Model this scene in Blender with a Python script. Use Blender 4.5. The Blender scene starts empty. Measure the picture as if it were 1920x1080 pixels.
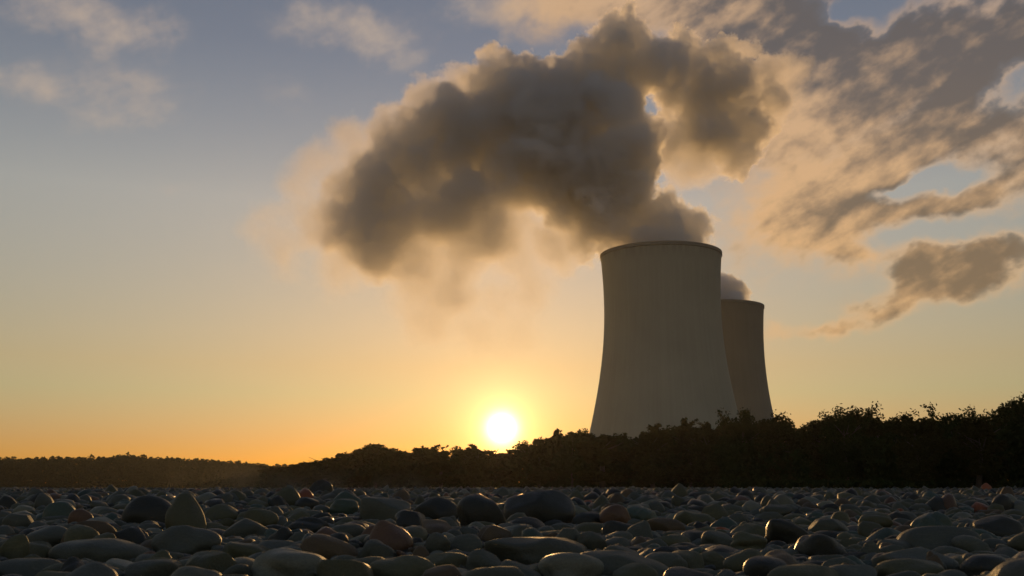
import bpy, bmesh, math, random
import numpy as np
from mathutils import Vector, Matrix
from mathutils.bvhtree import BVHTree

R = math.radians
SC = bpy.context.scene
COL = SC.collection
rng = np.random.default_rng(7)
random.seed(7)

# ------------------------------------------------------------------ camera
FPX, HORIZON = 1920.0, 914.0
PITCH = math.atan((HORIZON - 540) / FPX)
CAMH = 0.40
CP, SP = math.cos(PITCH), math.sin(PITCH)


def ray(x, y):
    """unit direction of the line of sight through a point of the 1920x1080 photograph"""
    a, b, c = x - 960.0, 540.0 - y, FPX
    return Vector((a, c * CP - b * SP, c * SP + b * CP)).normalized()


def at(x, y, Y):
    """point on that line of sight at forward distance Y"""
    d = ray(x, y)
    return Vector((0, 0, CAMH)) + d * (Y / d.y)


def ground_at(x, y, z=0.0):
    d = ray(x, y)
    return Vector((0, 0, CAMH)) + d * ((z - CAMH) / d.z)


def px_of(p):
    """photo pixel of points p (n,3)"""
    q = np.asarray(p, float) - np.array([0, 0, CAMH])
    f = q[:, 1] * CP + q[:, 2] * SP
    u = -q[:, 1] * SP + q[:, 2] * CP
    return np.stack([960 + FPX * q[:, 0] / f, 540 - FPX * u / f], 1)


cd = bpy.data.cameras.new('camera')
cam = bpy.data.objects.new('camera', cd)
COL.objects.link(cam)
cam.location = (0, 0, CAMH)
cam.rotation_euler = (math.pi / 2 + PITCH, 0, 0)
cd.sensor_width, cd.lens = 36, 36
cd.clip_start, cd.clip_end = 0.05, 20000
cd.dof.use_dof = True
cd.dof.focus_distance = 22
cd.dof.aperture_fstop = 6.3
SC.camera = cam

SUN_DIR = ray(941, 803)
SUN_EL, SUN_AZ = math.asin(SUN_DIR.z), math.atan2(SUN_DIR.x, SUN_DIR.y)


# ------------------------------------------------------------------ object helpers
def tag(o, label=None, cat=None, group=None, kind=None):
    if label: o['label'] = label
    if cat: o['category'] = cat
    if group: o['group'] = group
    if kind: o['kind'] = kind
    return o


def mesh_np(name, V, F, smooth=True, mat_idx=None):
    """mesh from arrays: V (n,3), F (m,k) all faces with k corners"""
    V = np.asarray(V, np.float32); F = np.asarray(F, np.int32)
    me = bpy.data.meshes.new(name)
    m, k = F.shape
    me.vertices.add(len(V)); me.vertices.foreach_set('co', V.ravel())
    me.loops.add(m * k); me.loops.foreach_set('vertex_index', F.ravel())
    me.polygons.add(m)
    me.polygons.foreach_set('loop_start', np.arange(0, m * k, k, dtype=np.int32))
    me.polygons.foreach_set('loop_total', np.full(m, k, np.int32))
    if mat_idx is not None:
        me.polygons.foreach_set('material_index', np.asarray(mat_idx, np.int32))
    me.polygons.foreach_set('use_smooth', np.full(m, smooth, bool))
    me.update(calc_edges=True)
    return me


def link(name, me, mats=(), parent=None, loc=(0, 0, 0)):
    o = bpy.data.objects.new(name, me)
    COL.objects.link(o)
    for m in (mats if isinstance(mats, (list, tuple)) else [mats]):
        if me is not None and m.name not in [x.name for x in me.materials if x]:
            me.materials.append(m)
    o.location = loc
    if parent: o.parent = parent
    return o


def empty(name, loc):
    o = bpy.data.objects.new(name, None)
    COL.objects.link(o)
    o.location = loc
    o.empty_display_size = 1
    return o


ORD = ['', 'first', 'second', 'third', 'fourth', 'fifth', 'sixth', 'seventh', 'eighth', 'ninth', 'tenth', 'eleventh',
       'twelfth', 'thirteenth', 'fourteenth', 'fifteenth', 'sixteenth', 'seventeenth', 'eighteenth', 'nineteenth', 'twentieth']
NUM = ['zero', 'one', 'two', 'three', 'four', 'five', 'six', 'seven', 'eight', 'nine', 'ten', 'eleven', 'twelve', 'thirteen',
       'fourteen', 'fifteen', 'sixteen', 'seventeen', 'eighteen', 'nineteen', 'twenty']


# ------------------------------------------------------------------ shader-node helper
class S:
    """a float or vector socket with arithmetic"""
    nt = None

    def __init__(self, sock): self.s = sock

    @staticmethod
    def node(t, **kw):
        n = S.nt.nodes.new(t)
        for k, v in kw.items(): setattr(n, k, v)
        return n

    @staticmethod
    def put(inp, v):
        if isinstance(v, S): S.nt.links.new(v.s, inp)
        else: inp.default_value = v

    @staticmethod
    def m(op, *a, clamp=False):
        n = S.node('ShaderNodeMath', operation=op, use_clamp=clamp)
        for i, v in enumerate(a): S.put(n.inputs[i], v)
        return S(n.outputs[0])

    def __add__(s, o): return S.m('ADD', s, o)
    __radd__ = __add__
    def __sub__(s, o): return S.m('SUBTRACT', s, o)
    def __rsub__(s, o): return S.m('SUBTRACT', o, s)
    def __mul__(s, o): return S.m('MULTIPLY', s, o)
    __rmul__ = __mul__
    def __truediv__(s, o): return S.m('DIVIDE', s, o)


def sm(x, a, b, lo=0.0, hi=1.0):
    n = S.node('ShaderNodeMapRange', interpolation_type='SMOOTHSTEP')
    for i, v in enumerate((x, a, b, lo, hi)): S.put(n.inputs[i], v)
    return S(n.outputs[0])


def vec(x, y, z):
    n = S.node('ShaderNodeCombineXYZ')
    for i, v in enumerate((x, y, z)): S.put(n.inputs[i], v)
    return S(n.outputs[0])


def xyz(v):
    n = S.node('ShaderNodeSeparateXYZ'); S.put(n.inputs[0], v)
    return [S(o) for o in n.outputs]


def vmul(v, k):
    n = S.node('ShaderNodeVectorMath', operation='MULTIPLY'); S.put(n.inputs[0], v); S.put(n.inputs[1], k)
    return S(n.outputs[0])


def vadd(v, k):
    n = S.node('ShaderNodeVectorMath', operation='ADD'); S.put(n.inputs[0], v); S.put(n.inputs[1], k)
    return S(n.outputs[0])


def noise(v, scale, detail=4.0, rough=0.55, lac=2.0, dist=0.0, color=False):
    n = S.node('ShaderNodeTexNoise', noise_dimensions='3D')
    S.put(n.inputs['Vector'], v)
    for k, q in (('Scale', scale), ('Detail', detail), ('Roughness', rough), ('Lacunarity', lac), ('Distortion', dist)):
        S.put(n.inputs[k], q)
    return S(n.outputs[1 if color else 0])


def mix(f, a, b, blend='MIX'):
    n = S.node('ShaderNodeMix', data_type='RGBA', blend_type=blend)
    S.put(n.inputs[0], f)
    for i, v in ((6, a), (7, b)):
        if isinstance(v, S): S.nt.links.new(v.s, n.inputs[i])
        else: n.inputs[i].default_value = (*v, 1) if len(v) == 3 else v
    return S(n.outputs[2])


def ramp(f, stops):
    n = S.node('ShaderNodeValToRGB'); S.put(n.inputs[0], f)
    e = n.color_ramp.elements
    while len(e) < len(stops): e.new(0.5)
    for k, (p, c) in enumerate(stops):
        e[k].position = p; e[k].color = (*c, 1)
    return S(n.outputs[0])


def new_mat(name):
    m = bpy.data.materials.new(name); m.use_nodes = True
    nt = m.node_tree; nt.nodes.clear()
    out = nt.nodes.new('ShaderNodeOutputMaterial')
    S.nt = nt
    return m, out


def coord(kind='Object'):
    return S(S.node('ShaderNodeTexCoord').outputs[kind])


# ------------------------------------------------------------------ render settings
SC.view_settings.view_transform = 'Standard'
SC.view_settings.look = 'None'
SC.view_settings.exposure = 0.0
SC.view_settings.gamma = 1.0
SC.render.engine = 'CYCLES'
cy = SC.cycles
cy.use_denoising = True
cy.max_bounces = 9; cy.diffuse_bounces = 3; cy.glossy_bounces = 2; cy.transmission_bounces = 2; cy.volume_bounces = 7
cy.volume_max_steps = 400
cy.sample_clamp_indirect = 4.0

# ------------------------------------------------------------------ sky
W = bpy.data.worlds.new('World'); SC.world = W; W.use_nodes = True
S.nt = W.node_tree
bg = W.node_tree.nodes['Background']
sky = S.node('ShaderNodeTexSky', sky_type='NISHITA', sun_disc=False, sun_elevation=SUN_EL, sun_rotation=SUN_AZ,
             air_density=1.5, dust_density=0.5, ozone_density=1.0, altitude=1500)
D = coord('Generated')
dx, dy, dz = xyz(D)
az = S.m('ARCTAN2', dx, dy) * (180 / math.pi)
el = S.m('ARCSINE', dz) * (180 / math.pi)
col = S(sky.outputs[0])
# a hazier, softer horizon than the clear-air model gives
grade = ramp(el / 30.0, [(0.0, (.50, .46, 1.0)), (.085, (.52, .50, 1.0)), (.17, (.57, .61, .88)), (.22, (.68, .63, .77)),
                         (.52, (1.06, .94, 1.07)), (.80, (.76, .715, .92)), (1.0, (.74, .70, .90))])
col = mix(1.0, col, grade, 'MULTIPLY')


def azel(x, y):
    d = ray(x, y)
    return math.degrees(math.atan2(d.x, d.y)), math.degrees(math.asin(d.z))


# cloud banks: photo x, y, half-width, half-height, tilt (deg), amount (negative opens a gap), greyness
BANKS = [
    (1490, 25, 150, 62, 0, .95, .95), (1650, 120, 200, 58, -6, 1.2, 1.0), (1840, 60, 110, 52, 8, 1.0, .85), (1620, 12, 70, 22, 0, -1.0, 0),
    (1570, 205, 120, 50, 12, .9, .35), (1500, 300, 110, 60, 15, .5, .12), (1740, 240, 170, 44, 36, 1.1, .75),
    (1890, 235, 80, 40, 5, .9, .45), (1650, 320, 110, 30, 8, .8, .38), (1905, 300, 60, 22, 15, .5, .35), (1890, 170, 70, 36, 20, -.7, 0),
    (1512, 412, 70, 50, -5, 1.15, .35), (1690, 402, 110, 20, -3, 1.0, .45), (1860, 356, 90, 26, 12, 1.15, .75), (1800, 425, 90, 22, 0, -.5, 0),
    (1720, 520, 95, 22, 26, .95, .62), (1850, 482, 100, 36, 8, 1.2, .95), (1620, 470, 60, 15, -5, .8, .4), (1760, 545, 110, 12, 8, .45, .1),
    (1570, 615, 48, 11, 10, .9, .45), (1450, 630, 36, 12, 0, .4, .1), (1430, 400, 120, 110, 0, .42, .0), (1700, 358, 110, 13, 6, -.9, 0), (1640, 60, 60, 16, 20, -.5, 0), (1800, 160, 90, 14, 25, -.6, 0),
    (1490, 140, 62, 56, 30, .95, .0), (1400, 40, 60, 50, 0, .6, .4),
    (135, 40, 110, 40, 0, .75, .05), (265, 52, 62, 30, 0, .6, .05), (55, 160, 46, 22, 0, .45, .05), (225, 165, 100, 24, 5, .45, .0),
    (180, 215, 50, 20, 10, .36, .0), (280, 208, 56, 18, 0, .38, .05),
    (690, 72, 90, 32, -8, .72, .0), (585, 30, 75, 38, 0, .5, .05), (560, 180, 60, 30, 0, .26, .0), (345, 340, 50, 16, 0, .3, .0),
    (1000, 8, 130, 34, 0, .75, .0), (1130, 22, 130, 44, 0, .8, .0), (1320, 30, 90, 50, 0, .7, .35),
]
wv = vec(az, el, 0.0)
warp = noise(wv, 0.22, 4, .6, color=True)
wn = S.node('ShaderNodeVectorMath', operation='MULTIPLY_ADD')
S.put(wn.inputs[0], warp); wn.inputs[1].default_value = (5.5, 3.0, 0); S.put(wn.inputs[2], vadd(wv, (-2.75, -1.5, 0)))
waz, wel, _ = xyz(S(wn.outputs[0]))
amount, grey = None, None
for (bx, by, hw, hh, tilt, amt, gr) in BANKS:
    if bx < 800: amt *= .72
    a0, e0 = azel(bx, by)
    sw, sh = hw / 33.5 * 1.1, hh / 33.5 * 1.15
    c, s_ = math.cos(R(tilt)), math.sin(R(tilt))
    du, dv = waz - a0, wel - e0
    p = (du * c + dv * s_) / sw
    q = (dv * c - du * s_) / sh
    f = S.m('EXPONENT', (p * p + q * q) * -0.8) * amt
    g = f * max(gr, 0)
    amount = f if amount is None else amount + f
    grey = g if grey is None else grey + g
amount = S.m('MAXIMUM', amount, 0.0); grey = grey / (amount + 0.05)
c, s_ = math.cos(R(24)), math.sin(R(24))
streak = vec((az * c + el * s_) * 0.62, (el * c - az * s_) * 1.25, 3.0)
n1 = noise(streak, 0.50, 5, .52, dist=.1)
n2 = noise(vadd(streak, (-.4, -.8, 0)), 0.50, 5, .52, dist=.1)
fine = noise(vec(az, el * 1.2, 9.0), .85, 5, .54)
cov = sm(amount + (n1 - .5) * 1.2 + (fine - .5) * .7, -.06, 1.15)
shade = S.m('ADD', grey * 1.0 * sm(cov, .25, 1.0) + (n1 - .5) * .7 + (fine - .5) * .6, (n1 - n2) * 1.2, clamp=True)
leftside = sm(az, -4.0, 6.0)
litc = mix(leftside, (.47, .37, .295), (.66, .39, .18))
upc = sm(el, 10.0, 24.0)
litc = mix(upc * leftside, litc, (.56, .36, .21))
darkc = mix(upc, (.175, .12, .07), (.112, .099, .096))
shade = shade * (leftside * .75 + .25)
cc = mix(sm(shade, .0, .95), litc, darkc)
SKY_STRENGTH = 0.148
cscale = S.node('ShaderNodeVectorMath', operation='SCALE'); S.put(cscale.inputs[0], cc); cscale.inputs[3].default_value = 1.1 / SKY_STRENGTH
cov = cov * sm(amount, .02, .3) * sm(el, 1.5, 5.0) * sm(S.m('ABSOLUTE', az), 54.0, 40.0) * sm(el, 42.0, 33.0)
clear = col
col = mix(cov * .93, col, S(cscale.outputs[0]))
# the sun and the bright air round it
dot = S.node('ShaderNodeVectorMath', operation='DOT_PRODUCT'); S.put(dot.inputs[0], D); dot.inputs[1].default_value = SUN_DIR
ang = S.m('ARCCOSINE', S.m('MINIMUM', S(dot.outputs['Value']), 1.0)) * (180 / math.pi)
au = S.m('EXPONENT', ang * ang * -2.2) * 60.0 + S.m('EXPONENT', ang * -.95) * 15.0 + S.m('EXPONENT', ang * -0.36) * 2.0 + sm(ang, .42, .34) * 160.0
aus = S.node('ShaderNodeVectorMath', operation='SCALE'); aus.inputs[0].default_value = (1, .72, .26); S.put(aus.inputs[3], au)
col = mix(1.0, col, S(aus.outputs[0]), 'ADD')
clear = mix(1.0, clear, S(aus.outputs[0]), 'ADD')
# the cloudy part of the sky is only worked out for the directions that can hold these clouds
bg2 = S.node('ShaderNodeBackground'); mxs = S.node('ShaderNodeMixShader')
S.nt.links.new(clear.s, bg.inputs[0]); bg.inputs[1].default_value = SKY_STRENGTH
S.nt.links.new(col.s, bg2.inputs[0]); bg2.inputs[1].default_value = SKY_STRENGTH
S.put(mxs.inputs[0], S.m('LESS_THAN', S.m('ABSOLUTE', az), 55.0) * S.m('GREATER_THAN', el, 1.2) * S.m('LESS_THAN', el, 43.0))
S.nt.links.new(bg.outputs[0], mxs.inputs[1]); S.nt.links.new(bg2.outputs[0], mxs.inputs[2])
S.nt.links.new(mxs.outputs[0], next(n for n in W.node_tree.nodes if n.type == 'OUTPUT_WORLD').inputs[0])

ld = bpy.data.lights.new('sun', 'SUN'); lo = bpy.data.objects.new('sun', ld); COL.objects.link(lo)
ld.energy, ld.angle, ld.color = 2.4, R(0.53), (1.0, .56, .2)
lo.rotation_euler = SUN_DIR.to_track_quat('Z', 'Y').to_euler()
lo.location = (0, 0, 50)

# ------------------------------------------------------------------ materials


def stone_mat(name, base, rough=.64, var=.35, speck=.34):
    m, out = new_mat(name)
    b = S.node('ShaderNodeBsdfPrincipled')
    o = coord('Object')
    info = S(S.node('ShaderNodeObjectInfo').outputs['Random'])
    geo = S(S.node('ShaderNodeNewGeometry').outputs['Random Per Island'])
    off = vadd(o, vec(info * 37.0, geo * 53.0, 0.0))
    big = noise(off, 7, 3, .5)
    spk = noise(off, 140, 3, .65)
    vein = noise(vmul(off, (1, 1, 5)), 9, 4, .6, dist=1.2)
    k = (big - .5) * (var * 2.2) + (spk - .5) * (speck * 2.4) + (geo - .5) * .5 + (info - .5) * .25 + .88
    c_ = mix(sm(vein, .55, .7) * .45, (base[0], base[1], base[2]), (base[0] * 1.6, base[1] * 1.5, base[2] * 1.4))
    sc = S.node('ShaderNodeVectorMath', operation='SCALE'); S.put(sc.inputs[0], c_); S.put(sc.inputs[3], k)
    S.nt.links.new(sc.outputs[0], b.inputs['Base Color'])
    S.put(b.inputs['Roughness'], sm(big, .3, .7, rough - .12, rough + .12))
    b.inputs['Specular IOR Level'].default_value = .4
    bump = S.node('ShaderNodeBump'); bump.inputs['Strength'].default_value = .6; bump.inputs['Distance'].default_value = .005
    S.put(bump.inputs['Height'], spk * 1.2 + noise(off, 38, 4, .65) * 1.8)
    S.nt.links.new(bump.outputs[0], b.inputs['Normal'])
    S.nt.links.new(b.outputs[0], out.inputs[0])
    return m


TONES = [('slate grey', stone_mat('slate_stone', (0.077, 0.083, 0.064))), ('dark', stone_mat('dark_stone', (0.029, 0.030, 0.023), .5)),
         ('olive', stone_mat('olive_stone', (0.081, 0.081, 0.045))), ('brown', stone_mat('brown_stone', (0.095, 0.068, 0.038))),
         ('rust brown', stone_mat('rust_stone', (0.114, 0.065, 0.037), .48)), ('pale grey', stone_mat('pale_stone', (0.148, 0.151, 0.114), .55)),
         ('bluish green', stone_mat('bluish_stone', (0.053, 0.077, 0.059), .52)), ('orange red', stone_mat('orange_stone', (0.240, 0.075, 0.029), .5))]
TONE_P = np.array([.38, .18, .20, .06, .025, .075, .075, .004]); TONE_P /= TONE_P.sum()
TMATS = [m for _, m in TONES]


def plain_mat(name, base, rough=.85, var=.3, scale=1.0):
    m, out = new_mat(name)
    b = S.node('ShaderNodeBsdfPrincipled')
    n = noise(coord('Object'), scale, 5, .6)
    S.nt.links.new(mix(n, tuple(c * (1 - var) for c in base), tuple(c * (1 + var) for c in base)).s, b.inputs['Base Color'])
    b.inputs['Roughness'].default_value = rough
    S.nt.links.new(b.outputs[0], out.inputs[0])
    return m


def leaf_mat(name, base):
    m, out = new_mat(name)
    n = noise(coord('Object'), .35, 3, .6)
    isl = S(S.node('ShaderNodeNewGeometry').outputs['Random Per Island'])
    c_ = mix(S.m('ADD', n * .6, isl * .5, clamp=True), tuple(c * .6 for c in base), tuple(c * 1.45 for c in base))
    d = S.node('ShaderNodeBsdfDiffuse'); t = S.node('ShaderNodeBsdfTranslucent'); mx = S.node('ShaderNodeMixShader')
    S.nt.links.new(c_.s, d.inputs[0]); S.nt.links.new(c_.s, t.inputs[0]); mx.inputs[0].default_value = .1
    S.nt.links.new(d.outputs[0], mx.inputs[1]); S.nt.links.new(t.outputs[0], mx.inputs[2])
    S.nt.links.new(mx.outputs[0], out.inputs[0])
    return m


LEAF_A = leaf_mat('leaf_dark_green', (.03, .042, .014))
LEAF_B = leaf_mat('leaf_olive_green', (.04, .043, .015))
LEAF_C = leaf_mat('leaf_woods', (.04, .05, .02))
BARK = plain_mat('bark', (.05, .04, .03), .9, .4, 3)
GROUND = plain_mat('gravel_ground', (.035, .035, .03), .95, .4, .8)


def concrete_mat(name, base):
    m, out = new_mat(name)
    b = S.node('ShaderNodeBsdfPrincipled')
    o = coord('Object'); x, y, z = xyz(o)
    th = S.m('ARCTAN2', y, x)
    streaks = noise(vec(S.m('COSINE', th) * 22.0, S.m('SINE', th) * 22.0, z * .015), 1.0, 5, .6)
    blot = noise(o, .03, 5, .6)
    lift = S.m('FRACT', z / 1.5)
    line = sm(lift, .0, .05) * sm(lift, 1.0, .95)
    k = (streaks - .5) * .25 + (blot - .5) * .35 + .95 + line * .05
    top = sm(z, 138.0, 152.0)
    c_ = mix(top * .5 * sm(streaks, .35, .65), base, (.15, .148, .13))
    sc = S.node('ShaderNodeVectorMath', operation='SCALE'); S.put(sc.inputs[0], c_); S.put(sc.inputs[3], k)
    S.nt.links.new(sc.outputs[0], b.inputs['Base Color'])
    b.inputs['Roughness'].default_value = .85
    S.nt.links.new(b.outputs[0], out.inputs[0])
    return m


CONCRETE = concrete_mat('weathered_concrete', (.32, .34, .28))
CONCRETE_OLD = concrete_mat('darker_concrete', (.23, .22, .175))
RIMMAT = plain_mat('rim_concrete', (.21, .21, .18), .9, .3, .2)

# ------------------------------------------------------------------ ground
me = bpy.data.meshes.new('ground')
bm = bmesh.new()
bmesh.ops.create_grid(bm, x_segments=24, y_segments=24, size=1300)
bm.to_mesh(me); bm.free()
g = link('ground', me, [GROUND]); g.location = (0, 1000, -.06)
tag(g, kind='structure')

# ------------------------------------------------------------------ cobbles


def ico(n):
    bm = bmesh.new(); bmesh.ops.create_icosphere(bm, subdivisions=n, radius=1.0)
    V = np.array([v.co[:] for v in bm.verts]); F = np.array([[v.index for v in f.verts] for f in bm.faces]); bm.free()
    return V / np.linalg.norm(V, axis=1)[:, None], F


ICO = {n: ico(n) for n in (1, 2, 3, 4, 5)}


def stone_shape(n, r, kind):
    """unit stone: 0 rounded, 1 flat, 2 pointed (egg), 3 blocky"""
    V, F = ICO[n]
    p = {0: r.uniform(2.0, 2.4), 1: r.uniform(2.2, 2.7), 2: r.uniform(1.9, 2.2), 3: r.uniform(2.8, 4.2)}[kind]
    rad = 1.0 / (np.abs(V) ** p).sum(1) ** (1 / p)
    k = r.normal(size=(7, 3)) * np.array([1.2, 1.2, 1.6, 2.2, 2.2, 3.4, 3.8])[:, None]
    ph = r.uniform(0, 6.28, 7); a = np.array([.10, .09, .08, .06, .05, .03, .024]) * r.uniform(.7, 1.5)
    rad = rad * (1 + (np.cos(V @ k.T + ph) * a).sum(1))
    P = V * rad[:, None]
    if kind == 2:
        t = np.clip((P[:, 2] + 1) / 2, 0, 1)
        P[:, :2] *= (1.12 - .40 * t ** 1.8)[:, None]
    for _ in range(r.integers(2, 5) if kind != 3 else r.integers(4, 8)):     # worn facets
        nrm = r.normal(size=3); nrm /= np.linalg.norm(nrm)
        d = r.uniform(.72, .92)
        ex = np.maximum(P @ nrm - d, 0)
        P = P - nrm * (ex * .8)[:, None]
    return P, F


def rot(yaw, tilt, tdir):
    a = Matrix.Rotation(tilt, 3, Vector((math.cos(tdir), math.sin(tdir), 0))) @ Matrix.Rotation(yaw, 3, 'Z')
    return np.array(a)


def bed(x, y):
    """gentle swells of the shingle bank"""
    return (.05 * np.sin(x * .55 + y * .21 + 1.0) + .045 * np.sin(y * .43 - x * .17) + .03 * np.sin(x * 1.3 - y * .9 + 2)) * np.clip((y - 2) / 8, 0, 1) \
        + .03 * np.sin(x * .11 + 1) * np.clip((y - 20) / 40, 0, 1)


# stones the photograph shows distinctly: x, top y, base y, half-width, shape, tone, tilt
KEY = [
    (545, 1027, 1108, 82, 1, 5, 0), (265, 930, 1000, 48, 0, 1, 0), (337, 936, 1012, 37, 2, 2, 0), (335, 995, 1058, 64, 2, 0, 0),
    (165, 1014, 1070, 88, 1, 0, 5), (385, 1036, 1092, 46, 0, 2, 0), (276, 1058, 1105, 52, 1, 0, 0), (455, 1022, 1062, 46, 1, 2, 10),
    (525, 993, 1030, 23, 2, 1, 0), (610, 1010, 1062, 52, 1, 3, 10), (600, 899, 938, 22, 2, 1, 0), (722, 983, 1052, 42, 2, 4, -8),
    (702, 1020, 1062, 33, 0, 0, 0), (750, 1048, 1102, 56, 1, 2, 0), (787, 1027, 1062, 15, 2, 3, 0), (868, 1001, 1052, 34, 2, 0, 0),
    (1012, 919, 988, 64, 0, 1, 0), (905, 935, 1002, 46, 0, 1, 0), (817, 937, 982, 40, 2, 1, 0), (720, 934, 988, 46, 3, 0, 6),
    (1012, 1014, 1072, 96, 3, 0, 0), (1068, 1046, 1105, 62, 0, 5, 0), (1066, 989, 1042, 28, 2, 0, 10), (1112, 1002, 1044, 30, 0, 0, 15),
    (1160, 948, 992, 28, 2, 4, 10), (1204, 950, 988, 30, 0, 6, 0), (1108, 979, 1008, 36, 1, 2, 0), (1482, 984, 1032, 40, 3, 1, 12),
    (1545, 1008, 1056, 44, 0, 1, 5), (1782, 992, 1046, 74, 1, 0, 0), (1755, 964, 1002, 32, 2, 6, 0), (1725, 1053, 1098, 70, 0, 2, 0),
    (1752, 1036, 1092, 17, 2, 3, 0), (1866, 1047, 1098, 46, 0, 1, 0), (1640, 1018, 1058, 18, 2, 0, 0), (1885, 969, 1012, 44, 0, 1, 0),
    (1893, 914, 956, 14, 2, 3, 0), (1853, 905, 922, 10, 2, 7, 20), (1655, 959, 992, 34, 0, 2, 0), (1520, 1065, 1118, 72, 0, 2, 0),
    (1338, 1034, 1072, 32, 0, 2, 0), (1402, 1004, 1042, 32, 1, 2, 10), (1408, 1036, 1082, 42, 0, 2, 0), (106, 945, 986, 30, 0, 6, 0),
    (26, 962, 1002, 28, 0, 0, 0), (18, 1003, 1072, 26, 0, 2, 0), (86, 994, 1042, 42, 0, 0, 0), (238, 988, 1044, 40, 2, 1, 10),
    (60, 1018, 1060, 30, 1, 2, 0), (30, 1055, 1100, 60, 1, 0, 0), (640, 935, 975, 26, 0, 6, 0), (900, 1040, 1085, 30, 0, 0, 0),
    (1350, 1000, 1035, 34, 1, 0, 0), (1250, 1040, 1082, 38, 0, 0, 0), (1190, 1060, 1105, 44, 0, 2, 0), (930, 1075, 1120, 60, 1, 2, 0),
    (820, 1065, 1112, 36, 0, 3, 0), (485, 955, 1000, 34, 0, 2, 0), (410, 950, 985, 34, 2, 2, 0), (455, 975, 1022, 40, 1, 0, 0),
    (575, 972, 1010, 36, 0, 1, 0), (1600, 1062, 1112, 46, 1, 0, 0), (1450, 1052, 1105, 40, 0, 1, 8), (1835, 1010, 1050, 34, 1, 0, 0),
    (1905, 1010, 1040, 30, 1, 0, 0), (1560, 975, 1004, 36, 1, 0, 0), (1460, 948, 970, 26, 1, 0, 0), (1300, 958, 985, 34, 1, 2, 0),
    (1250, 975, 1004, 34, 1, 3, 0), (930, 985, 1030, 34, 0, 3, 0), (770, 965, 1000, 28, 3, 1, 15), (560, 930, 955, 24, 2, 3, 10),
]
stones = []                        # x, y, z, a, b, c, kind, tone, yaw, tilt, tdir, key?
kx = []
for (x, yt, yb, hw, kind, tone, tilt) in KEY:
    p = ground_at(x, yb, .02)
    p.z = 0
    Dk = p.y
    a = hw * Dk / FPX
    H = Dk * (yb - yt) / FPX
    c_ = H * .56
    b_ = a * (0.8 if kind != 1 else .85)
    if kind == 2: a *= 1.05
    stones.append((p.x, p.y + b_ * .6, float(bed(p.x, p.y)) * 0 + H - c_ + .02, a, b_, c_, kind, tone, 0.0 if kind != 0 else .4, R(tilt), 1.57, True))
    kx.append((x, yt, yb, hw, Dk))
kx = np.array(kx)

cell = .3
grid = {}


def put(i, x, y, r):
    grid.setdefault((int(x // cell), int(y // cell)), []).append((x, y, r))


for s in stones: put(0, s[0], s[1], (s[3] + s[4]) * .5)


def free(x, y, r, f):
    cx, cy = int(x // cell), int(y // cell)
    for i in range(cx - 2, cx + 3):
        for j in range(cy - 2, cy + 3):
            for (X, Y, q) in grid.get((i, j), ()):
                if (X - x) ** 2 + (Y - y) ** 2 < (f * (q + r)) ** 2: return False
    return True


rs = np.random.default_rng(11)
NEAR0, NEAR1 = 2.5, 15.0
for (r0, r1, tries, f) in ((.10, .155, 1500, .86), (.07, .10, 7000, .80), (.045, .07, 26000, .74), (.02, .045, 42000, .68)):
    for _ in range(tries):
        y = math.sqrt(rs.uniform(NEAR0 ** 2, NEAR1 ** 2))
        x = rs.uniform(-1, 1) * (y * .62 + .5)
        r = rs.uniform(r0, r1)
        if r < .045 and y > 9: continue
        if not free(x, y, r, f): continue
        kind = int(rs.choice([0, 1, 2, 3], p=[.40, .30, .10, .20]))
        a = r * rs.uniform(1.0, 1.3); b_ = r * rs.uniform(.75, 1.0)
        c_ = r * (rs.uniform(.38, .55) if kind == 1 else rs.uniform(.55, .85) if kind != 2 else rs.uniform(.8, 1.15))
        z = float(bed(x, y)) + c_ * rs.uniform(.35, .85)
        if r < .07: z += rs.uniform(-.01, .02)
        q = px_of([[x, y, z + c_]])[0]
        hwp = r / y * FPX
        inf = (np.abs(kx[:, 0] - q[0]) < kx[:, 3] * .8 + hwp * .7) & (kx[:, 4] > y - .05) & (q[1] < kx[:, 2] - .38 * (kx[:, 2] - kx[:, 1]))
        if inf.any():
            # never let a scattered stone stand in front of a distinct one
            lim = (kx[:, 2] - .3 * (kx[:, 2] - kx[:, 1]))[inf].max()
            z -= (lim - q[1]) * y / FPX
            if z < -.6 * c_: continue
        put(0, x, y, r)
        tone = int(rs.choice(len(TONES), p=TONE_P))
        stones.append((x, y, z, a, b_, c_, kind, tone, rs.uniform(0, 6.28), abs(rs.normal(0, R(17))), rs.uniform(0, 6.28), False))

meshes = []
for i, s in enumerate(stones):
    d = s[1]
    n = 4 if (s[11] or d < 5) else 3 if d < 9 else 2
    P, F = stone_shape(n, np.random.default_rng(1000 + i), s[6])
    P = P * np.array(s[3:6])
    P = P @ rot(s[8], s[9], s[10]).T
    meshes.append((P, F))

# which stones show, and how large: rays through a fine grid of the lower picture
allV, allF, fid, base = [], [], [], 0
for i, ((P, F), s) in enumerate(zip(meshes, stones)):
    allV.append(P + np.array(s[:3])); allF.append(F + base); fid.append(np.full(len(F), i)); base += len(P)
bv = BVHTree.FromPolygons(np.concatenate(allV).tolist(), np.concatenate(allF).tolist())
fid = np.concatenate(fid)
hits = np.zeros(len(stones)); sx = np.zeros(len(stones)); sy = np.zeros(len(stones))
o0 = Vector((0, 0, CAMH))
for yy in range(898, 1080, 3):
    for xx in range(2, 1920, 4):
        h = bv.ray_cast(o0, ray(xx, yy))
        if h[2] is not None:
            k = fid[h[2]]; hits[k] += 1; sx[k] += xx; sy[k] += yy
del bv, allV, allF
keyi = [i for i, s in enumerate(stones) if s[11] and hits[i] > 0]
order = [i for i in np.argsort(-hits) if hits[i] > 0 and not stones[i][11]]
chosen = keyi + order[:300 - len(keyi)]
chosen_set = set(chosen)
SHAPE = ['rounded', 'flat', 'pointed', 'blocky']


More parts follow.
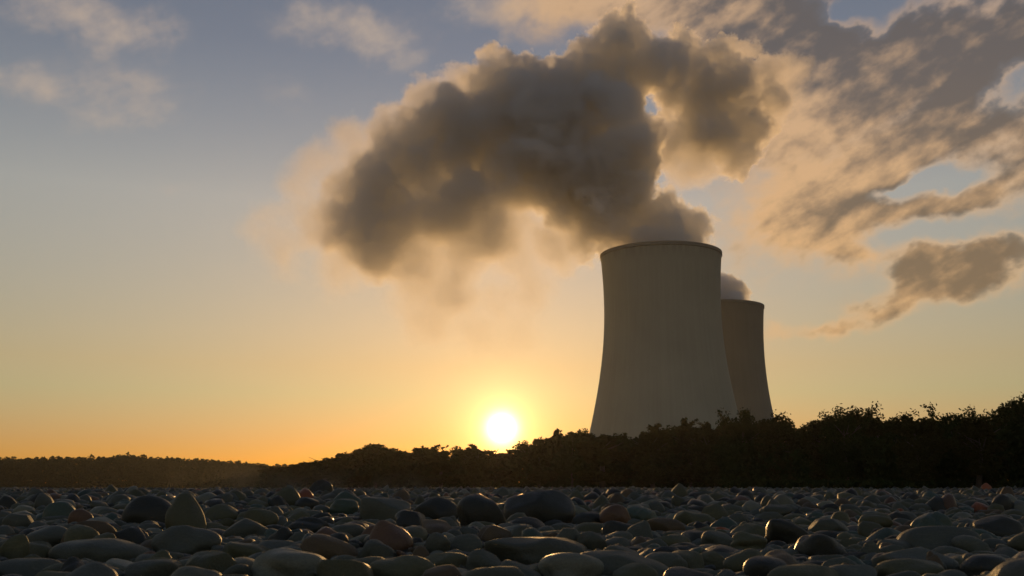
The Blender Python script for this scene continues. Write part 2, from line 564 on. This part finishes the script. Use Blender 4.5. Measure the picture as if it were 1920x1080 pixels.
def row_of(y): return 'nearest row' if y > 1045 else 'near rows' if y > 1005 else 'middle rows' if y > 965 else 'far rows'


def place_of(x): return 'below left woods' if x < 470 else 'left of the sun' if x < 880 else 'right of the sun' if x < 1110 else \
    'below the towers' if x < 1440 else 'below right trees'


groups = {}
for i in chosen:
    x, y = sx[i] / hits[i], sy[i] / hits[i]
    s = stones[i]
    size = 'small' if hits[i] < 60 else 'big' if hits[i] > 260 else ''
    groups.setdefault((size, TONES[s[7]][0], SHAPE[s[6]], row_of(y), place_of(x)), []).append((x, i))
for (size, tone, shp, row, plc), L in groups.items():
    L.sort()
    what = ' '.join(w for w in (size, tone, shp) if w)
    for k, (x, i) in enumerate(L):
        if len(L) == 1: lab = f'only {what} cobble in the {row} {plc}'
        else: lab = f'{ORD[k + 1]} from left of {NUM[len(L)]} {what} cobbles, {row} {plc}'
        P, F = meshes[i]
        me = mesh_np('cobble', P, F)
        o = link('cobble', me, [TMATS[stones[i][7]]], loc=stones[i][:3])
        tag(o, lab, 'cobble', 'river cobbles on the shingle bank')

# the rest of the shingle, near gaps and far field, as one mass
bV, bF, bM, base = [], [], [], 0
for i, ((P, F), s) in enumerate(zip(meshes, stones)):
    if i in chosen_set: continue
    bV.append(P + np.array(s[:3])); bF.append(F + base); bM.append(np.full(len(F), s[7])); base += len(P)


def far_field(y0, y1, step, r0, r1, lvl, f):
    global base
    pts = []
    y = y0
    while y < y1:
        w = y * .64 + 1
        n = int(2 * w / step)
        xs = (np.arange(n) + rs.uniform(-.45, .45, n)) * step - w
        pts.append(np.stack([xs, y + rs.uniform(-.45, .45, n) * step], 1)); y += step * .9
    pts = np.concatenate(pts)
    protos = [stone_shape(lvl, np.random.default_rng(500 + k), k % 4) for k in range(16)]
    n = len(pts)
    pk = rs.integers(0, 16, n)
    rad = r0 + (r1 - r0) * rs.uniform(0, 1, n) ** f
    yaw = rs.uniform(0, 6.28, n)
    tilt = rs.normal(0, .3, n)
    tone = rs.choice(len(TONES), n, p=TONE_P)
    for k in range(16):
        idx = np.nonzero(pk == k)[0]
        P, F = protos[k]
        fl = .55 if k % 4 == 1 else .75 if k % 4 != 2 else 1.0
        ab = rs.uniform(.8, 1.25, (len(idx), 2))
        sc = rad[idx, None] * np.concatenate([ab, np.full((len(idx), 1), fl) * rs.uniform(.8, 1.2, (len(idx), 1))], 1)
        Q = P[None] * sc[:, None, :]
        ct, st = np.cos(tilt[idx])[:, None], np.sin(tilt[idx])[:, None]
        Q = np.stack([Q[..., 0] * ct - Q[..., 2] * st, Q[..., 1], Q[..., 0] * st + Q[..., 2] * ct], -1)
        ct, st = np.cos(yaw[idx])[:, None], np.sin(yaw[idx])[:, None]
        Q = np.stack([Q[..., 0] * ct - Q[..., 1] * st, Q[..., 0] * st + Q[..., 1] * ct, Q[..., 2]], -1)
        z = bed(pts[idx, 0], pts[idx, 1]) + sc[:, 2] * rs.uniform(.2, .8, len(idx))
        Q += np.stack([pts[idx, 0], pts[idx, 1], z], 1)[:, None]
        bV.append(Q.reshape(-1, 3))
        bF.append((F[None] + (np.arange(len(idx)) * len(P))[:, None, None]).reshape(-1, 3) + base)
        bM.append(np.repeat(tone[idx], len(F))); base += len(idx) * len(P)


far_field(NEAR1 - .2, 32, .17, .05, .19, 2, 1.6)
far_field(32, 70, .26, .07, .20, 1, 1.8)
far_field(70, 130, .5, .12, .24, 1, 1.5)
me = mesh_np('shingle', np.concatenate(bV), np.concatenate(bF), True, np.concatenate(bM))
sh = link('shingle', me, TMATS)
tag(sh, 'mass of grey river pebbles covering the bank behind and between the larger cobbles', 'shingle', kind='stuff')
del bV, bF, bM, meshes

# ------------------------------------------------------------------ cooling towers


def tower(loc, H, rt, rthroat, zt, rb, label, conc):
    root = empty('cooling_tower', loc)
    tag(root, label, 'cooling tower', 'cooling towers of the power station')
    n = 128
    bb = zt / math.sqrt((rb / rthroat) ** 2 - 1)
    bt = (H - zt) / math.sqrt((rt / rthroat) ** 2 - 1)
    rad = lambda z: rthroat * math.sqrt(1 + ((z - zt) / (bb if z < zt else bt)) ** 2)
    zs = [9 + (H - 9) * i / 60 for i in range(61)]
    prof = [(rad(z), z) for z in zs] + [(rad(z) - 1.0, z) for z in reversed(zs)]
    V, F = [], []
    for (r, z) in prof:
        for k in range(n):
            t = 2 * math.pi * k / n; V.append((r * math.cos(t), r * math.sin(t), z))
    m = len(prof)
    for i in range(m):
        j = (i + 1) % m
        for k in range(n):
            k2 = (k + 1) % n; F.append((i * n + k, i * n + k2, j * n + k2, j * n + k))
    link('shell', mesh_np('shell', V, F), [conc], root)
    pr = [(rt + .05, H - 2.2), (rt + .35, H - 1.9), (rt + .35, H + .25), (rt - 1.3, H + .25), (rt - 1.3, H - .3), (rt + .05, H - .3)]
    V, F = [], []
    for (r, z) in pr:
        for k in range(n):
            t = 2 * math.pi * k / n; V.append((r * math.cos(t), r * math.sin(t), z))
    for i in range(len(pr)):
        j = (i + 1) % len(pr)
        for k in range(n):
            k2 = (k + 1) % n; F.append((i * n + k, i * n + k2, j * n + k2, j * n + k))
    link('rim', mesh_np('rim', V, F, False), [RIMMAT], root)
    bm = bmesh.new()
    for k in range(44):
        for s_ in (-1, 1):
            t0 = 2 * math.pi * k / 44; t1 = t0 + s_ * math.pi / 44
            p0 = Vector((rad(9) * math.cos(t0), rad(9) * math.sin(t0), 9.2)); p1 = Vector(((rad(0) + .6) * math.cos(t1), (rad(0) + .6) * math.sin(t1), -.3))
            mt = Matrix.Translation((p0 + p1) / 2) @ (p0 - p1).to_track_quat('Z', 'Y').to_matrix().to_4x4()
            bmesh.ops.create_cone(bm, cap_ends=True, segments=8, radius1=.5, radius2=.5, depth=(p0 - p1).length, matrix=mt)
    me = bpy.data.meshes.new('support_columns'); bm.to_mesh(me); bm.free()
    link('support_columns', me, [RIMMAT], root)
    return root, rad


D1, D2 = 660.0, 862.0
TH = 151.0
RT = 39.6
tx1 = at(1242, 600, D1).x
tx2 = at(1344, 600, D2).x
t1, rad1 = tower((tx1, D1, 0), TH, RT, RT - 1.8, 115, 58.0, 'near grey concrete cooling tower with a thick steam plume pouring from its mouth', CONCRETE)
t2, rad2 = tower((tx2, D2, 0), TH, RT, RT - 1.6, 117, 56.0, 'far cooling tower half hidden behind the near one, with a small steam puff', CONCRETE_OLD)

# ------------------------------------------------------------------ trees


def leaf_quads(C, size, r):
    """one bent leaf-spray quad per centre, free orientation"""
    n = len(C)
    u = r.normal(size=(n, 3)); u /= np.linalg.norm(u, axis=1)[:, None]
    w = r.normal(size=(n, 3)); w -= (w * u).sum(1)[:, None] * u; w /= np.linalg.norm(w, axis=1)[:, None]
    s = (size * r.uniform(.55, 1.3, n))[:, None]
    V = np.stack([C - u * s, C + w * s * .55, C + u * s, C - w * s * .55], 1).reshape(-1, 3)
    F = np.arange(n * 4).reshape(-1, 4)
    return V, F


def crown_points(n, H, W, r, lobes, low=.08, spiky=0.0):
    """leaf positions in a lobed crown of height H, half width W"""
    pts = []
    L = []
    for k in range(lobes):
        z = H * r.uniform(low + .06, .88)
        wz = math.sin(min(1, max(0, (z / H - low) / (1 - low))) * math.pi * .8 + .45)
        t = r.uniform(0, 6.28); d = W * wz * r.uniform(.15, .78)
        L.append((d * math.cos(t), d * math.sin(t), z, W * r.uniform(.26, .5)))
    L.append((0, 0, H * .55, W * .65))
    L.append((r.uniform(-.2, .2) * W, 0, H * .84, W * .34))
    L = np.array(L)
    pk = r.choice(len(L), n, p=L[:, 3] ** 2 / (L[:, 3] ** 2).sum())
    d = r.normal(size=(n, 3)); d /= np.linalg.norm(d, axis=1)[:, None]
    q = r.uniform(0, 1, n) ** .45
    P = L[pk, :3] + d * (L[pk, 3] * q)[:, None] * np.array([1, 1, .8])
    P[:, 2] = np.minimum(P[:, 2], H)
    if spiky:
        ns = int(9 * spiky)
        for _ in range(ns):
            b = L[r.integers(len(L))]
            top = np.array([b[0] + r.normal() * b[3] * .4, b[1], b[2] + b[3] * .45])
            hh = min(H * 1.06 - top[2], H * r.uniform(.12, .3))
            Q = []
            for _f in range(3):
                lean = r.normal(size=2) * .42
                t = r.uniform(0, 1, 46) ** .8
                sc_ = .10 + .16 * np.clip(1.1 - np.abs(t - .75) * 2, 0, 1)
                Q.append(top + np.stack([lean[0] * hh * t ** 1.4, lean[1] * hh * t ** 1.4, hh * t * r.uniform(.75, 1)], 1) + r.normal(size=(46, 3)) * sc_[:, None])
            Q = np.concatenate(Q)
            P = np.concatenate([P, Q])
    P[:, 2] = np.maximum(P[:, 2], .05)
    return P


def tube(p0, p1, r0, r1, n=7):
    p0, p1 = Vector(p0), Vector(p1)
    q = (p1 - p0).to_track_quat('Z', 'Y').to_matrix()
    V = []
    for p, rr in ((p0, r0), (p1, r1)):
        for k in range(n):
            t = 2 * math.pi * k / n; V.append(p + q @ Vector((rr * math.cos(t), rr * math.sin(t), 0)))
    return V, [(k, (k + 1) % n, n + (k + 1) % n, n + k) for k in range(n)]


def tree_proto(seed, H, W, leaves, lobes, leaf, mat, spiky=0.0, low=.06):
    r = np.random.default_rng(seed)
    P = crown_points(leaves, H, W, r, lobes, low, spiky)
    V, F = leaf_quads(P, leaf, r)
    crown = mesh_np('crown', V, F, False); crown.materials.append(mat)
    TV, TF = [], []

    def add(p0, p1, r0, r1):
        v, f = tube(p0, p1, r0, r1); b = len(TV); TV.extend(v); TF.extend([tuple(i + b for i in q) for q in f])
    k1 = Vector((r.normal() * .3, r.normal() * .3, H * .4)); k2 = Vector((k1.x + r.normal() * .4, k1.y, H * .75))
    add((0, 0, -.3), k1, H * .028, H * .02); add(k1, k2, H * .02, H * .008)
    for _ in range(8):
        t = r.uniform(.15, .9); b = k1 * (1 - t) + k2 * t; a = r.uniform(0, 6.28)
        e = b + Vector((math.cos(a) * W * .7, math.sin(a) * W * .7, H * r.uniform(.08, .22)))
        add(b, e, H * .009, H * .003)
    trunk = mesh_np('trunk', [tuple(v) for v in TV], TF); trunk.materials.append(BARK)
    return crown, trunk, H


MID = [tree_proto(40 + k, 16, w, 5600, lb, .46, LEAF_A if k % 2 else LEAF_B, sp) for k, (w, lb, sp) in
       enumerate(((4.6, 22, 0), (5.6, 26, 0), (4.0, 18, .4), (6.2, 30, 0), (5.0, 20, .3)))]
NEARP = [tree_proto(60 + k, 10, w, 12000, lb, .19, LEAF_A if k % 2 else LEAF_B, sp) for k, (w, lb, sp) in
         enumerate(((3.2, 20, .8), (3.8, 24, 1.2), (2.6, 14, 1.5), (4.2, 26, .7)))]

# photo x, top y, distance, half-width px, what it looks like, where
ROW = []
for x, y in ((528, 872), (552, 866), (580, 862), (612, 853), (645, 845), (678, 836), (706, 831), (736, 839), (764, 841), (796, 834), (828, 839),
             (858, 838), (890, 838), (922, 838), (955, 836), (985, 828), (1012, 816), (1042, 812), (1072, 808), (1098, 806)):
    ROW.append((x, y, 400 + rng.uniform(-25, 25), 26 + rng.uniform(-4, 8), 0))
for x, y in ((1128, 808), (1156, 815), (1188, 813), (1222, 803), (1256, 800), (1290, 794), (1326, 799), (1356, 792)):
    ROW.append((x, y, 285 + rng.uniform(-20, 20), 32 + rng.uniform(-4, 8), 1))
for x, y in ((1388, 780), (1420, 785), (1452, 782), (1480, 799), (1506, 806)):
    ROW.append((x, y, 205 + rng.uniform(-12, 12), 34 + rng.uniform(-4, 6), 2))
for x, y in ((1545, 782), (1582, 772), (1618, 770), (1648, 785)):
    ROW.append((x, y, 138 + rng.uniform(-8, 8), 36, 3))
for x, y in ((1684, 803), (1712, 780), (1748, 792), (1786, 768), (1822, 782), (1852, 770), (1884, 757), (1918, 752), (1965, 748), (2010, 750)):
    ROW.append((x, y, 118 + rng.uniform(-8, 8), 40, 4))
ROW.sort()
WHERE = {0: None, 1: 'in front of the near cooling tower', 2: 'at the foot of the far cooling tower', 3: 'in the clump just right of the towers',
         4: 'in thicket at right edge'}
plan = {}
for t in ROW:
    w = t[4]
    key = WHERE[w] or ('on the far bank left of the sun' if t[0] < 935 else 'between sun and near cooling tower')
    plan.setdefault(key, []).append(t)
used = {}
for key, L in plan.items():
    for k, (x, y, Dt, hw, w) in enumerate(L):
        pi = int(rng.integers(len(NEARP if w >= 2 else MID)))
        crown, trunk, H0 = (NEARP if w >= 2 else MID)[pi]
        top = at(x, y, Dt)
        h = top.z
        sxy = (hw * Dt / FPX) / {True: (3.2, 3.8, 2.6, 4.2), False: (4.6, 5.6, 4.0, 6.2, 5.0)}[w >= 2][pi] * 1.45
        root = empty('tree', (top.x, Dt, -.05))
        root.scale = (sxy, sxy, h / H0 * 1.02)
        root.rotation_euler = (0, 0, rng.uniform(0, 6.28))
        spk = (w >= 2 and pi in (1, 2)) or (w < 2 and pi in (2, 4))
        wd = 'dark ragged tree' if spk else 'dark rounded tree'
        n = len(L)
        lab = f'{wd} {key}, {ORD[k + 1]} of {NUM[n]} from left'
        tag(root, lab, 'tree', 'trees along the bank')
        link('crown', crown, [], root); link('trunk', trunk, [], root)


def leaf_mass(name, pieces, mat, label, cat, seed):
    r = np.random.default_rng(seed)
    VV, FF, b = [], [], 0
    for (x0, y0, x1, y1, hx, depth, n, leaf) in pieces:
        t = r.uniform(0, 1, n)
        hh = np.interp(t, np.linspace(0, 1, len(hx)), hx)
        P = np.stack([x0 + (x1 - x0) * t, y0 + (y1 - y0) * t + r.uniform(-.5, .5, n) * depth, hh * r.uniform(0, 1, n) ** .8], 1)
        V, F = leaf_quads(P, leaf, r)
        VV.append(V); FF.append(F + b); b += len(V)
    o = link(name, mesh_np(name, np.concatenate(VV), np.concatenate(FF), False), [mat])
    tag(o, label, cat, kind='stuff')
    return o


def strip(x0, x1, D0, contour, frac, depth, n, leaf):
    """a leafy belt at distance D0 between photo columns x0, x1 under a contour of photo heights"""
    xs = np.linspace(x0, x1, 24)
    hs = [max(.5, at(x, np.interp(x, [c[0] for c in contour], [c[1] for c in contour]), D0).z * frac) for x in xs]
    return (at(x0, 900, D0).x, D0, at(x1, 900, D0).x, D0, hs, depth, n, leaf)


CT = sorted([(t[0], t[1]) for t in ROW] + [(2150, 750), (500, 874)])
leaf_mass('undergrowth', [strip(500, 1110, 405, CT, .64, 24, 15000, .9), strip(1080, 1390, 290, CT, .62, 16, 9000, .75),
                          strip(1360, 1530, 210, CT, .62, 12, 7000, .6), strip(1500, 1690, 142, CT, .66, 8, 8000, .42),
                          strip(1640, 2150, 122, CT, .72, 8, 22000, .38)] + [
                          strip(a_, b_, d_, [(0, 904), (2200, 904)], 1.0, 6, 7000, .30 + d_ / 900) for a_, b_, d_ in ((480, 1110, 396), (1080, 1390, 282), (1360, 1530, 204), (1480, 2150, 116))], LEAF_A,
          'dense dark scrub filling the gaps under the trees along the bank', 'undergrowth', 5)
# far woods on the left: bands of small crowns
r_ = np.random.default_rng(9)
VV, FF, b = [], [], 0
cont = [(-200, 858), (0, 858), (100, 857), (200, 856), (232, 851), (300, 857), (360, 860), (400, 862), (470, 868), (520, 872), (700, 870)]
for row, Dw in enumerate((860, 890, 930)):
    x = -160.0
    while x < 680:
        yt = np.interp(x, [c[0] for c in cont], [c[1] for c in cont]) + r_.normal(0, 1.9) + (2 - row) * 1.5
        p = at(x, yt, Dw); h = p.z; wd = r_.uniform(2.6, 6.6)
        n = 520
        zz = r_.uniform(0, 1, n)
        rr = wd * np.sqrt(np.clip(1 - np.clip((zz - .72) / .28, 0, 1) ** 2, .02, 1)) * np.sqrt(r_.uniform(0, 1, n))
        t = r_.uniform(0, 6.28, n)
        P = np.stack([p.x + rr * np.cos(t), Dw + rr * np.sin(t), zz * h], 1)
        V, F = leaf_quads(P, .95, r_); VV.append(V); FF.append(F + b); b += len(V)
        x += wd * 1.35 * FPX / Dw
for Dw, nn in ((905, 9000), (940, 9000)):
    x0_, x1_ = at(-200, 900, Dw).x, at(690, 900, Dw).x
    t = r_.uniform(0, 1, nn)
    hh = np.interp(t * 890 - 200, [c[0] for c in cont], [at(c[0], c[1] + 5, Dw).z for c in cont])
    P = np.stack([x0_ + (x1_ - x0_) * t, Dw + r_.uniform(-6, 6, nn), hh * r_.uniform(0, 1, nn)], 1)
    V, F = leaf_quads(P, 1.9, r_); VV.append(V); FF.append(F + b); b += len(V)
fw = link('woods', mesh_np('woods', np.concatenate(VV), np.concatenate(FF), False), [LEAF_C])
tag(fw, 'low dark woodland along the far bank at the left of the picture', 'woods', kind='stuff')

# ------------------------------------------------------------------ flat-roofed building peeping over the right thicket
WALL = plain_mat('grey_render', (.30, .29, .27), .9, .15, .5); ROOFM = plain_mat('roof_metal', (.42, .41, .38), .6, .15, .3)
GLASS = plain_mat('window_glass', (.03, .035, .04), .15, .1, .5)
bp = at(1700, 797, 185)
bh = bp.z
br = empty('flat_roofed_building', (bp.x + 1.0, 185, 0))
tag(br, 'low flat-roofed grey building just showing above the thicket right of the towers', 'building')


def box(name, x0, x1, y0, y1, z0, z1, mat, parent):
    bm = bmesh.new()
    vs = [bm.verts.new((x, y, z)) for x in (x0, x1) for y in (y0, y1) for z in (z0, z1)]
    for f in ((0, 1, 3, 2), (4, 6, 7, 5), (0, 4, 5, 1), (2, 3, 7, 6), (0, 2, 6, 4), (1, 5, 7, 3)): bm.faces.new([vs[i] for i in f])
    bmesh.ops.recalc_face_normals(bm, faces=bm.faces)
    bmesh.ops.bevel(bm, geom=bm.edges[:], offset=.03, segments=1, affect='EDGES')
    me = bpy.data.meshes.new(name); bm.to_mesh(me); bm.free()
    return link(name, me, [mat], parent)


box('wall', -4.5, 4.5, 0, 7, -.1, bh - .5, WALL, br)
box('roof', -4.9, 4.9, -.4, 7.4, bh - .5, bh, ROOFM, br)
for k in range(3):
    box('window', -3.6 + k * 2.6, -2.0 + k * 2.6, -.05, .1, bh - 2.8, bh - 1.3, GLASS, br)

# ------------------------------------------------------------------ steam


def sphere_union(blobs, infl, voxel, name):
    """closed skin round a set of balls"""
    V0, F0 = ICO[3]
    VV, FF, b = [], [], 0
    for (x, y, z, r) in blobs:
        VV.append(V0 * (r + infl) + np.array([x, y, z])); FF.append(F0 + b); b += len(V0)
    me = mesh_np(name, np.concatenate(VV), np.concatenate(FF))
    o = bpy.data.objects.new(name, me); COL.objects.link(o)
    md = o.modifiers.new('remesh', 'REMESH'); md.mode = 'VOXEL'; md.voxel_size = voxel; md.use_smooth_shade = True
    dg = bpy.context.evaluated_depsgraph_get()
    me2 = bpy.data.meshes.new_from_object(o.evaluated_get(dg))
    bpy.data.objects.remove(o); bpy.data.meshes.remove(me)
    return me2


def steam(name, big, label, seed, spacing, rad, voxel, dens, nscale, step, aniso=.42, res=140, amp=.7, swirl=52.0):
    """a steam cloud: closed skin; inside it density gathered round a swarm of points and broken up by noise"""
    r = np.random.default_rng(seed)
    pts, hull = [], []
    for (x, y, rp, Db, wgt) in big:
        if wgt < .66: wgt, rp = wgt * 1.35, rp * 1.15
        p = np.array(at(x, y, Db)); Rr = rp * Db / FPX
        fam = [(p, Rr)]
        if wgt > .96:
            for _ in range(16):
                d = r.normal(size=3); d /= np.linalg.norm(d); q = Rr * r.uniform(.24, .42)
                c2 = p + d * (Rr - q * .25); fam.append((c2, q))
                for _ in range(4):
                    d2 = r.normal(size=3); d2 /= np.linalg.norm(d2)
                    if d2 @ d < 0: d2 = -d2
                    fam.append((c2 + d2 * q * .85, q * .38))
        else:
            fam[0] = (p, Rr * 1.3)
            for _ in range(4):
                d = r.normal(size=3); d /= np.linalg.norm(d); fam.append((p + d * Rr * .75, Rr * r.uniform(.4, .7)))
        for (c_, q) in fam:
            hull.append((c_[0], c_[1], c_[2], q))
            if q < spacing: continue
            n = max(1, int(9 * q ** 3 / spacing ** 3))
            d = r.normal(size=(n, 3)); d /= np.linalg.norm(d, axis=1)[:, None]
            u = r.uniform(0, 1, n) ** (1 / 3)
            ww = np.full(n, wgt) if wgt > .96 else wgt * (1 - .9 * min(1, (1 - wgt) * 1.7) * u ** 2)
            pts.append((c_ + d * (max(0, q - rad * .35) * u)[:, None], np.round(ww, 2)))
    P = np.concatenate([p for p, _ in pts])
    # thin the overlaps to an even swarm
    seen = {}; keep = []
    w_ = np.concatenate([w for _, w in pts])
    for i in np.argsort(-w_ + r.uniform(0, .01, len(P))):
        k = tuple(np.floor(P[i] / spacing).astype(int))
        if seen.get(k, 0) >= 1: continue
        seen[k] = 1; keep.append(i)
    P = P[keep]; w_ = w_[keep]
    skin = sphere_union(hull, rad * .75 + swirl * .16, voxel, name)
    nv = len(skin.vertices); SV = np.empty(nv * 3); skin.vertices.foreach_get('co', SV)
    # the swarm rides in the same mesh as loose points
    skin.vertices.add(len(P)); co = np.concatenate([SV, P.astype(float).ravel()]); skin.vertices.foreach_set('co', co)
    skin.update()
    m, out = new_mat(name + '_vapour')
    ob = link(name, skin, [m])
    tag(ob, label, 'steam plume')
    vg = ob.vertex_groups.new(name='swarm'); 
    for q in np.unique(w_): vg.add((nv + np.nonzero(w_ == q)[0]).tolist(), float(q), 'REPLACE')
    S.nt = m.node_tree
    pd = S.node('ShaderNodeTexPointDensity', point_source='OBJECT', object=ob, radius=rad, resolution=res, space='OBJECT', interpolation='Linear')
    pd.vertex_color_source = 'VERTEX_WEIGHT'; pd.vertex_attribute_name = 'swarm'
    oc = coord('Object')
    turb = noise(oc, nscale, 7.0, .66, 2.15, .0, color=True)
    wn = S.node('ShaderNodeVectorMath', operation='MULTIPLY_ADD')
    S.put(wn.inputs[0], turb); wn.inputs[1].default_value = (swirl,) * 3; S.put(wn.inputs[2], vadd(oc, (-swirl / 2,) * 3))
    S.nt.links.new(wn.outputs[0], pd.inputs[0])
    full = 5.5
    k = S(pd.outputs['Density']) * (1.0 / full)
    wt = xyz(S(pd.outputs['Color']))[0]
    f1 = noise(oc, nscale * 1.3, 5.0, .62, 2.1, .5)
    thin = 1.0 - wt
    e = S.m('MINIMUM', k, 1.0) - .24 + (f1 - .5) * (thin * 2.6 + amp)
    de = S.m('MINIMUM', S.m('MAXIMUM', e * (wt * 3.0 + .9), 0.0), 1.0) * S.m('POWER', wt, 1.6) * dens
    v = S.node('ShaderNodeVolumePrincipled')
    v.inputs['Color'].default_value = (.985, .99, .99, 1); v.inputs['Anisotropy'].default_value = aniso
    S.put(v.inputs['Density'], de)
    S.nt.links.new(v.outputs[0], out.inputs['Volume'])
    m.cycles.volume_step_rate = step
    return ob


DP = D1
BIG = [(1240, 428, 62, DP, 1), (1190, 432, 60, DP, 1), (1296, 430, 38, DP, 1), (1240, 470, 85, DP, 1), (1150, 440, 48, DP, 1),
       (1135, 400, 84, DP, 1), (1160, 325, 72, DP, 1), (1205, 320, 34, DP, 1), (1105, 330, 95, DP, 1), (1172, 272, 64, DP - 15, 1), (1155, 205, 55, DP - 20, 1),
       (1130, 170, 84, DP, 1), (1158, 85, 66, DP, 1), (1190, 58, 42, DP, 1), (1205, 125, 52, DP + 5, 1), (1050, 135, 62, DP, 1),
       (965, 125, 52, DP, 1), (918, 108, 34, DP, 1), (1250, 100, 38, DP + 30, 1),
       (905, 135, 52, DP, 1), (1000, 150, 60, DP, 1), (850, 195, 54, DP, 1), (790, 245, 58, DP, 1), (730, 295, 58, DP, .95), (1090, 105, 50, DP, 1), (1215, 95, 40, DP, 1),
       (1020, 235, 105, DP, 1), (930, 215, 88, DP, 1), (872, 180, 40, DP, 1), (855, 255, 84, DP, 1), (795, 245, 46, DP, 1),
       (770, 318, 68, DP, 1), (950, 320, 78, DP, 1), (1040, 310, 96, DP, 1), (1068, 395, 52, DP, 1), (1105, 438, 40, DP, 1), (1103, 490, 14, DP, .9),
       (700, 335, 60, DP, .95), (682, 400, 68, DP, 1), (742, 425, 58, DP, .95), (640, 425, 54, DP, .8), (645, 352, 44, DP, .6), (605, 405, 40, DP, .5),
       (830, 395, 62, DP, .65), (880, 350, 60, DP, 1), (560, 420, 50, DP, .32), (545, 345, 46, DP, .22), (505, 480, 46, DP, .22), (640, 275, 44, DP, .34),
       (575, 300, 46, DP, .26), (720, 250, 44, DP, .5), (795, 180, 38, DP, .5), (850, 140, 32, DP, .5), (470, 430, 40, DP, .2), (960, 640, 46, DP, .16), (985, 560, 50, DP, .3), (1050, 480, 40, DP, .4), (900, 430, 50, DP, .6),
       (700, 480, 50, DP, .6), (770, 500, 54, DP, .5), (850, 475, 54, DP, .45), (835, 560, 56, DP, .34), (800, 610, 52, DP, .32), (880, 640, 54, DP, .2), (930, 570, 48, DP, .26),
       (940, 420, 50, DP, .4), (960, 490, 52, DP, .28), (1020, 450, 44, DP, .4), (620, 510, 54, DP, .28), (760, 570, 50, DP, .25),
       (1285, 115, 46, DP + 40, 1), (1340, 105, 46, DP + 50, 1), (1330, 175, 66, DP + 50, 1), (1392, 150, 46, DP + 50, 1), (1400, 220, 52, DP + 50, 1),
       (1440, 242, 24, DP + 50, .9), (1335, 245, 66, DP + 50, 1), (1292, 250, 42, DP + 50, 1), (1385, 292, 36, DP + 50, .9), (1270, 200, 42, DP + 40, 1), (1255, 165, 40, DP + 25, 1), (1235, 110, 40, DP + 20, 1), (1452, 185, 34, DP + 50, .9), (1445, 130, 30, DP + 50, .9), (1365, 80, 34, DP + 50, 1), (1290, 75, 30, DP + 40, 1), (1230, 140, 36, DP + 20, 1), (1252, 262, 34, DP + 45, .8), (1305, 300, 42, DP + 50, .7), (1238, 240, 20, DP + 45, .9),
       (1415, 80, 22, DP + 50, .5), (1470, 150, 44, DP + 60, .3), (1505, 118, 30, DP + 60, .35), (1450, 195, 40, DP + 60, .3), (1300, 320, 36, DP + 50, .4)]
steam('steam_plume', BIG, 'great dark billowing steam plume drifting left from the near cooling tower', 3, 3.5, 6.6, 5.0, .19, .028, .085, res=170)
SMALL = [(1374, 552, 34, D2, 1), (1350, 552, 44, D2, 1), (1308, 552, 46, D2, 1), (1372, 526, 27, D2, 1), (1386, 545, 25, D2, 1), (1397, 562, 15, D2, 1), (1344, 588, 66, D2, 1)]
steam('steam_puff', SMALL, 'small grey steam puff rising from the far cooling tower behind the near one', 4, 4.0, 8.0, 5.0, .25, .035, .15, res=70, swirl=22.0)


# ------------------------------------------------------------------ mist over the far side of the shingle, and the air
def mist_mat(dens, scale, aniso):
    m, out = new_mat('mist_vapour')
    o = coord('Object'); x, y, z = xyz(o)
    n = noise(vmul(o, (1, .35, 1.0)), scale, 3, .55)
    v = S.node('ShaderNodeVolumePrincipled')
    v.inputs['Color'].default_value = (.95, .95, .95, 1); v.inputs['Anisotropy'].default_value = aniso
    S.put(v.inputs['Density'], sm(n, .40, .75) * sm(z, 6.5, .3) * sm(x, -92.0, -66.0) * sm(x, -14.0, -34.0) * dens)
    S.nt.links.new(v.outputs[0], out.inputs['Volume'])
    m.cycles.volume_step_rate = .5
    return m


me = bpy.data.meshes.new('mist'); bm = bmesh.new()
bmesh.ops.create_cube(bm, size=1, matrix=Matrix.Translation((-53, 285, 7.02)) @ Matrix.Diagonal((80, 90, 14, 1)))
bmesh.ops.bevel(bm, geom=bm.edges[:], offset=4, segments=3, affect='EDGES')
bm.to_mesh(me); bm.free()
mo = link('mist', me, [mist_mat(.0026, .10, .7)])
tag(mo, 'thin low mist hanging over the far side of the shingle before the woods', 'mist', kind='stuff')

hm, out = new_mat('air')
v = S.node('ShaderNodeVolumePrincipled')
v.inputs['Color'].default_value = (.95, .95, .95, 1); v.inputs['Density'].default_value = .00003; v.inputs['Anisotropy'].default_value = .65
S.nt.links.new(v.outputs[0], out.inputs['Volume'])
me = bpy.data.meshes.new('haze'); bm = bmesh.new()
bmesh.ops.create_cube(bm, size=1, matrix=Matrix.Translation((0, 1000, 177)) @ Matrix.Diagonal((2620, 2620, 358, 1)))
bm.to_mesh(me); bm.free()
ho = link('haze', me, [hm])
tag(ho, 'thin warm haze in the air over the whole scene', 'haze', kind='stuff')
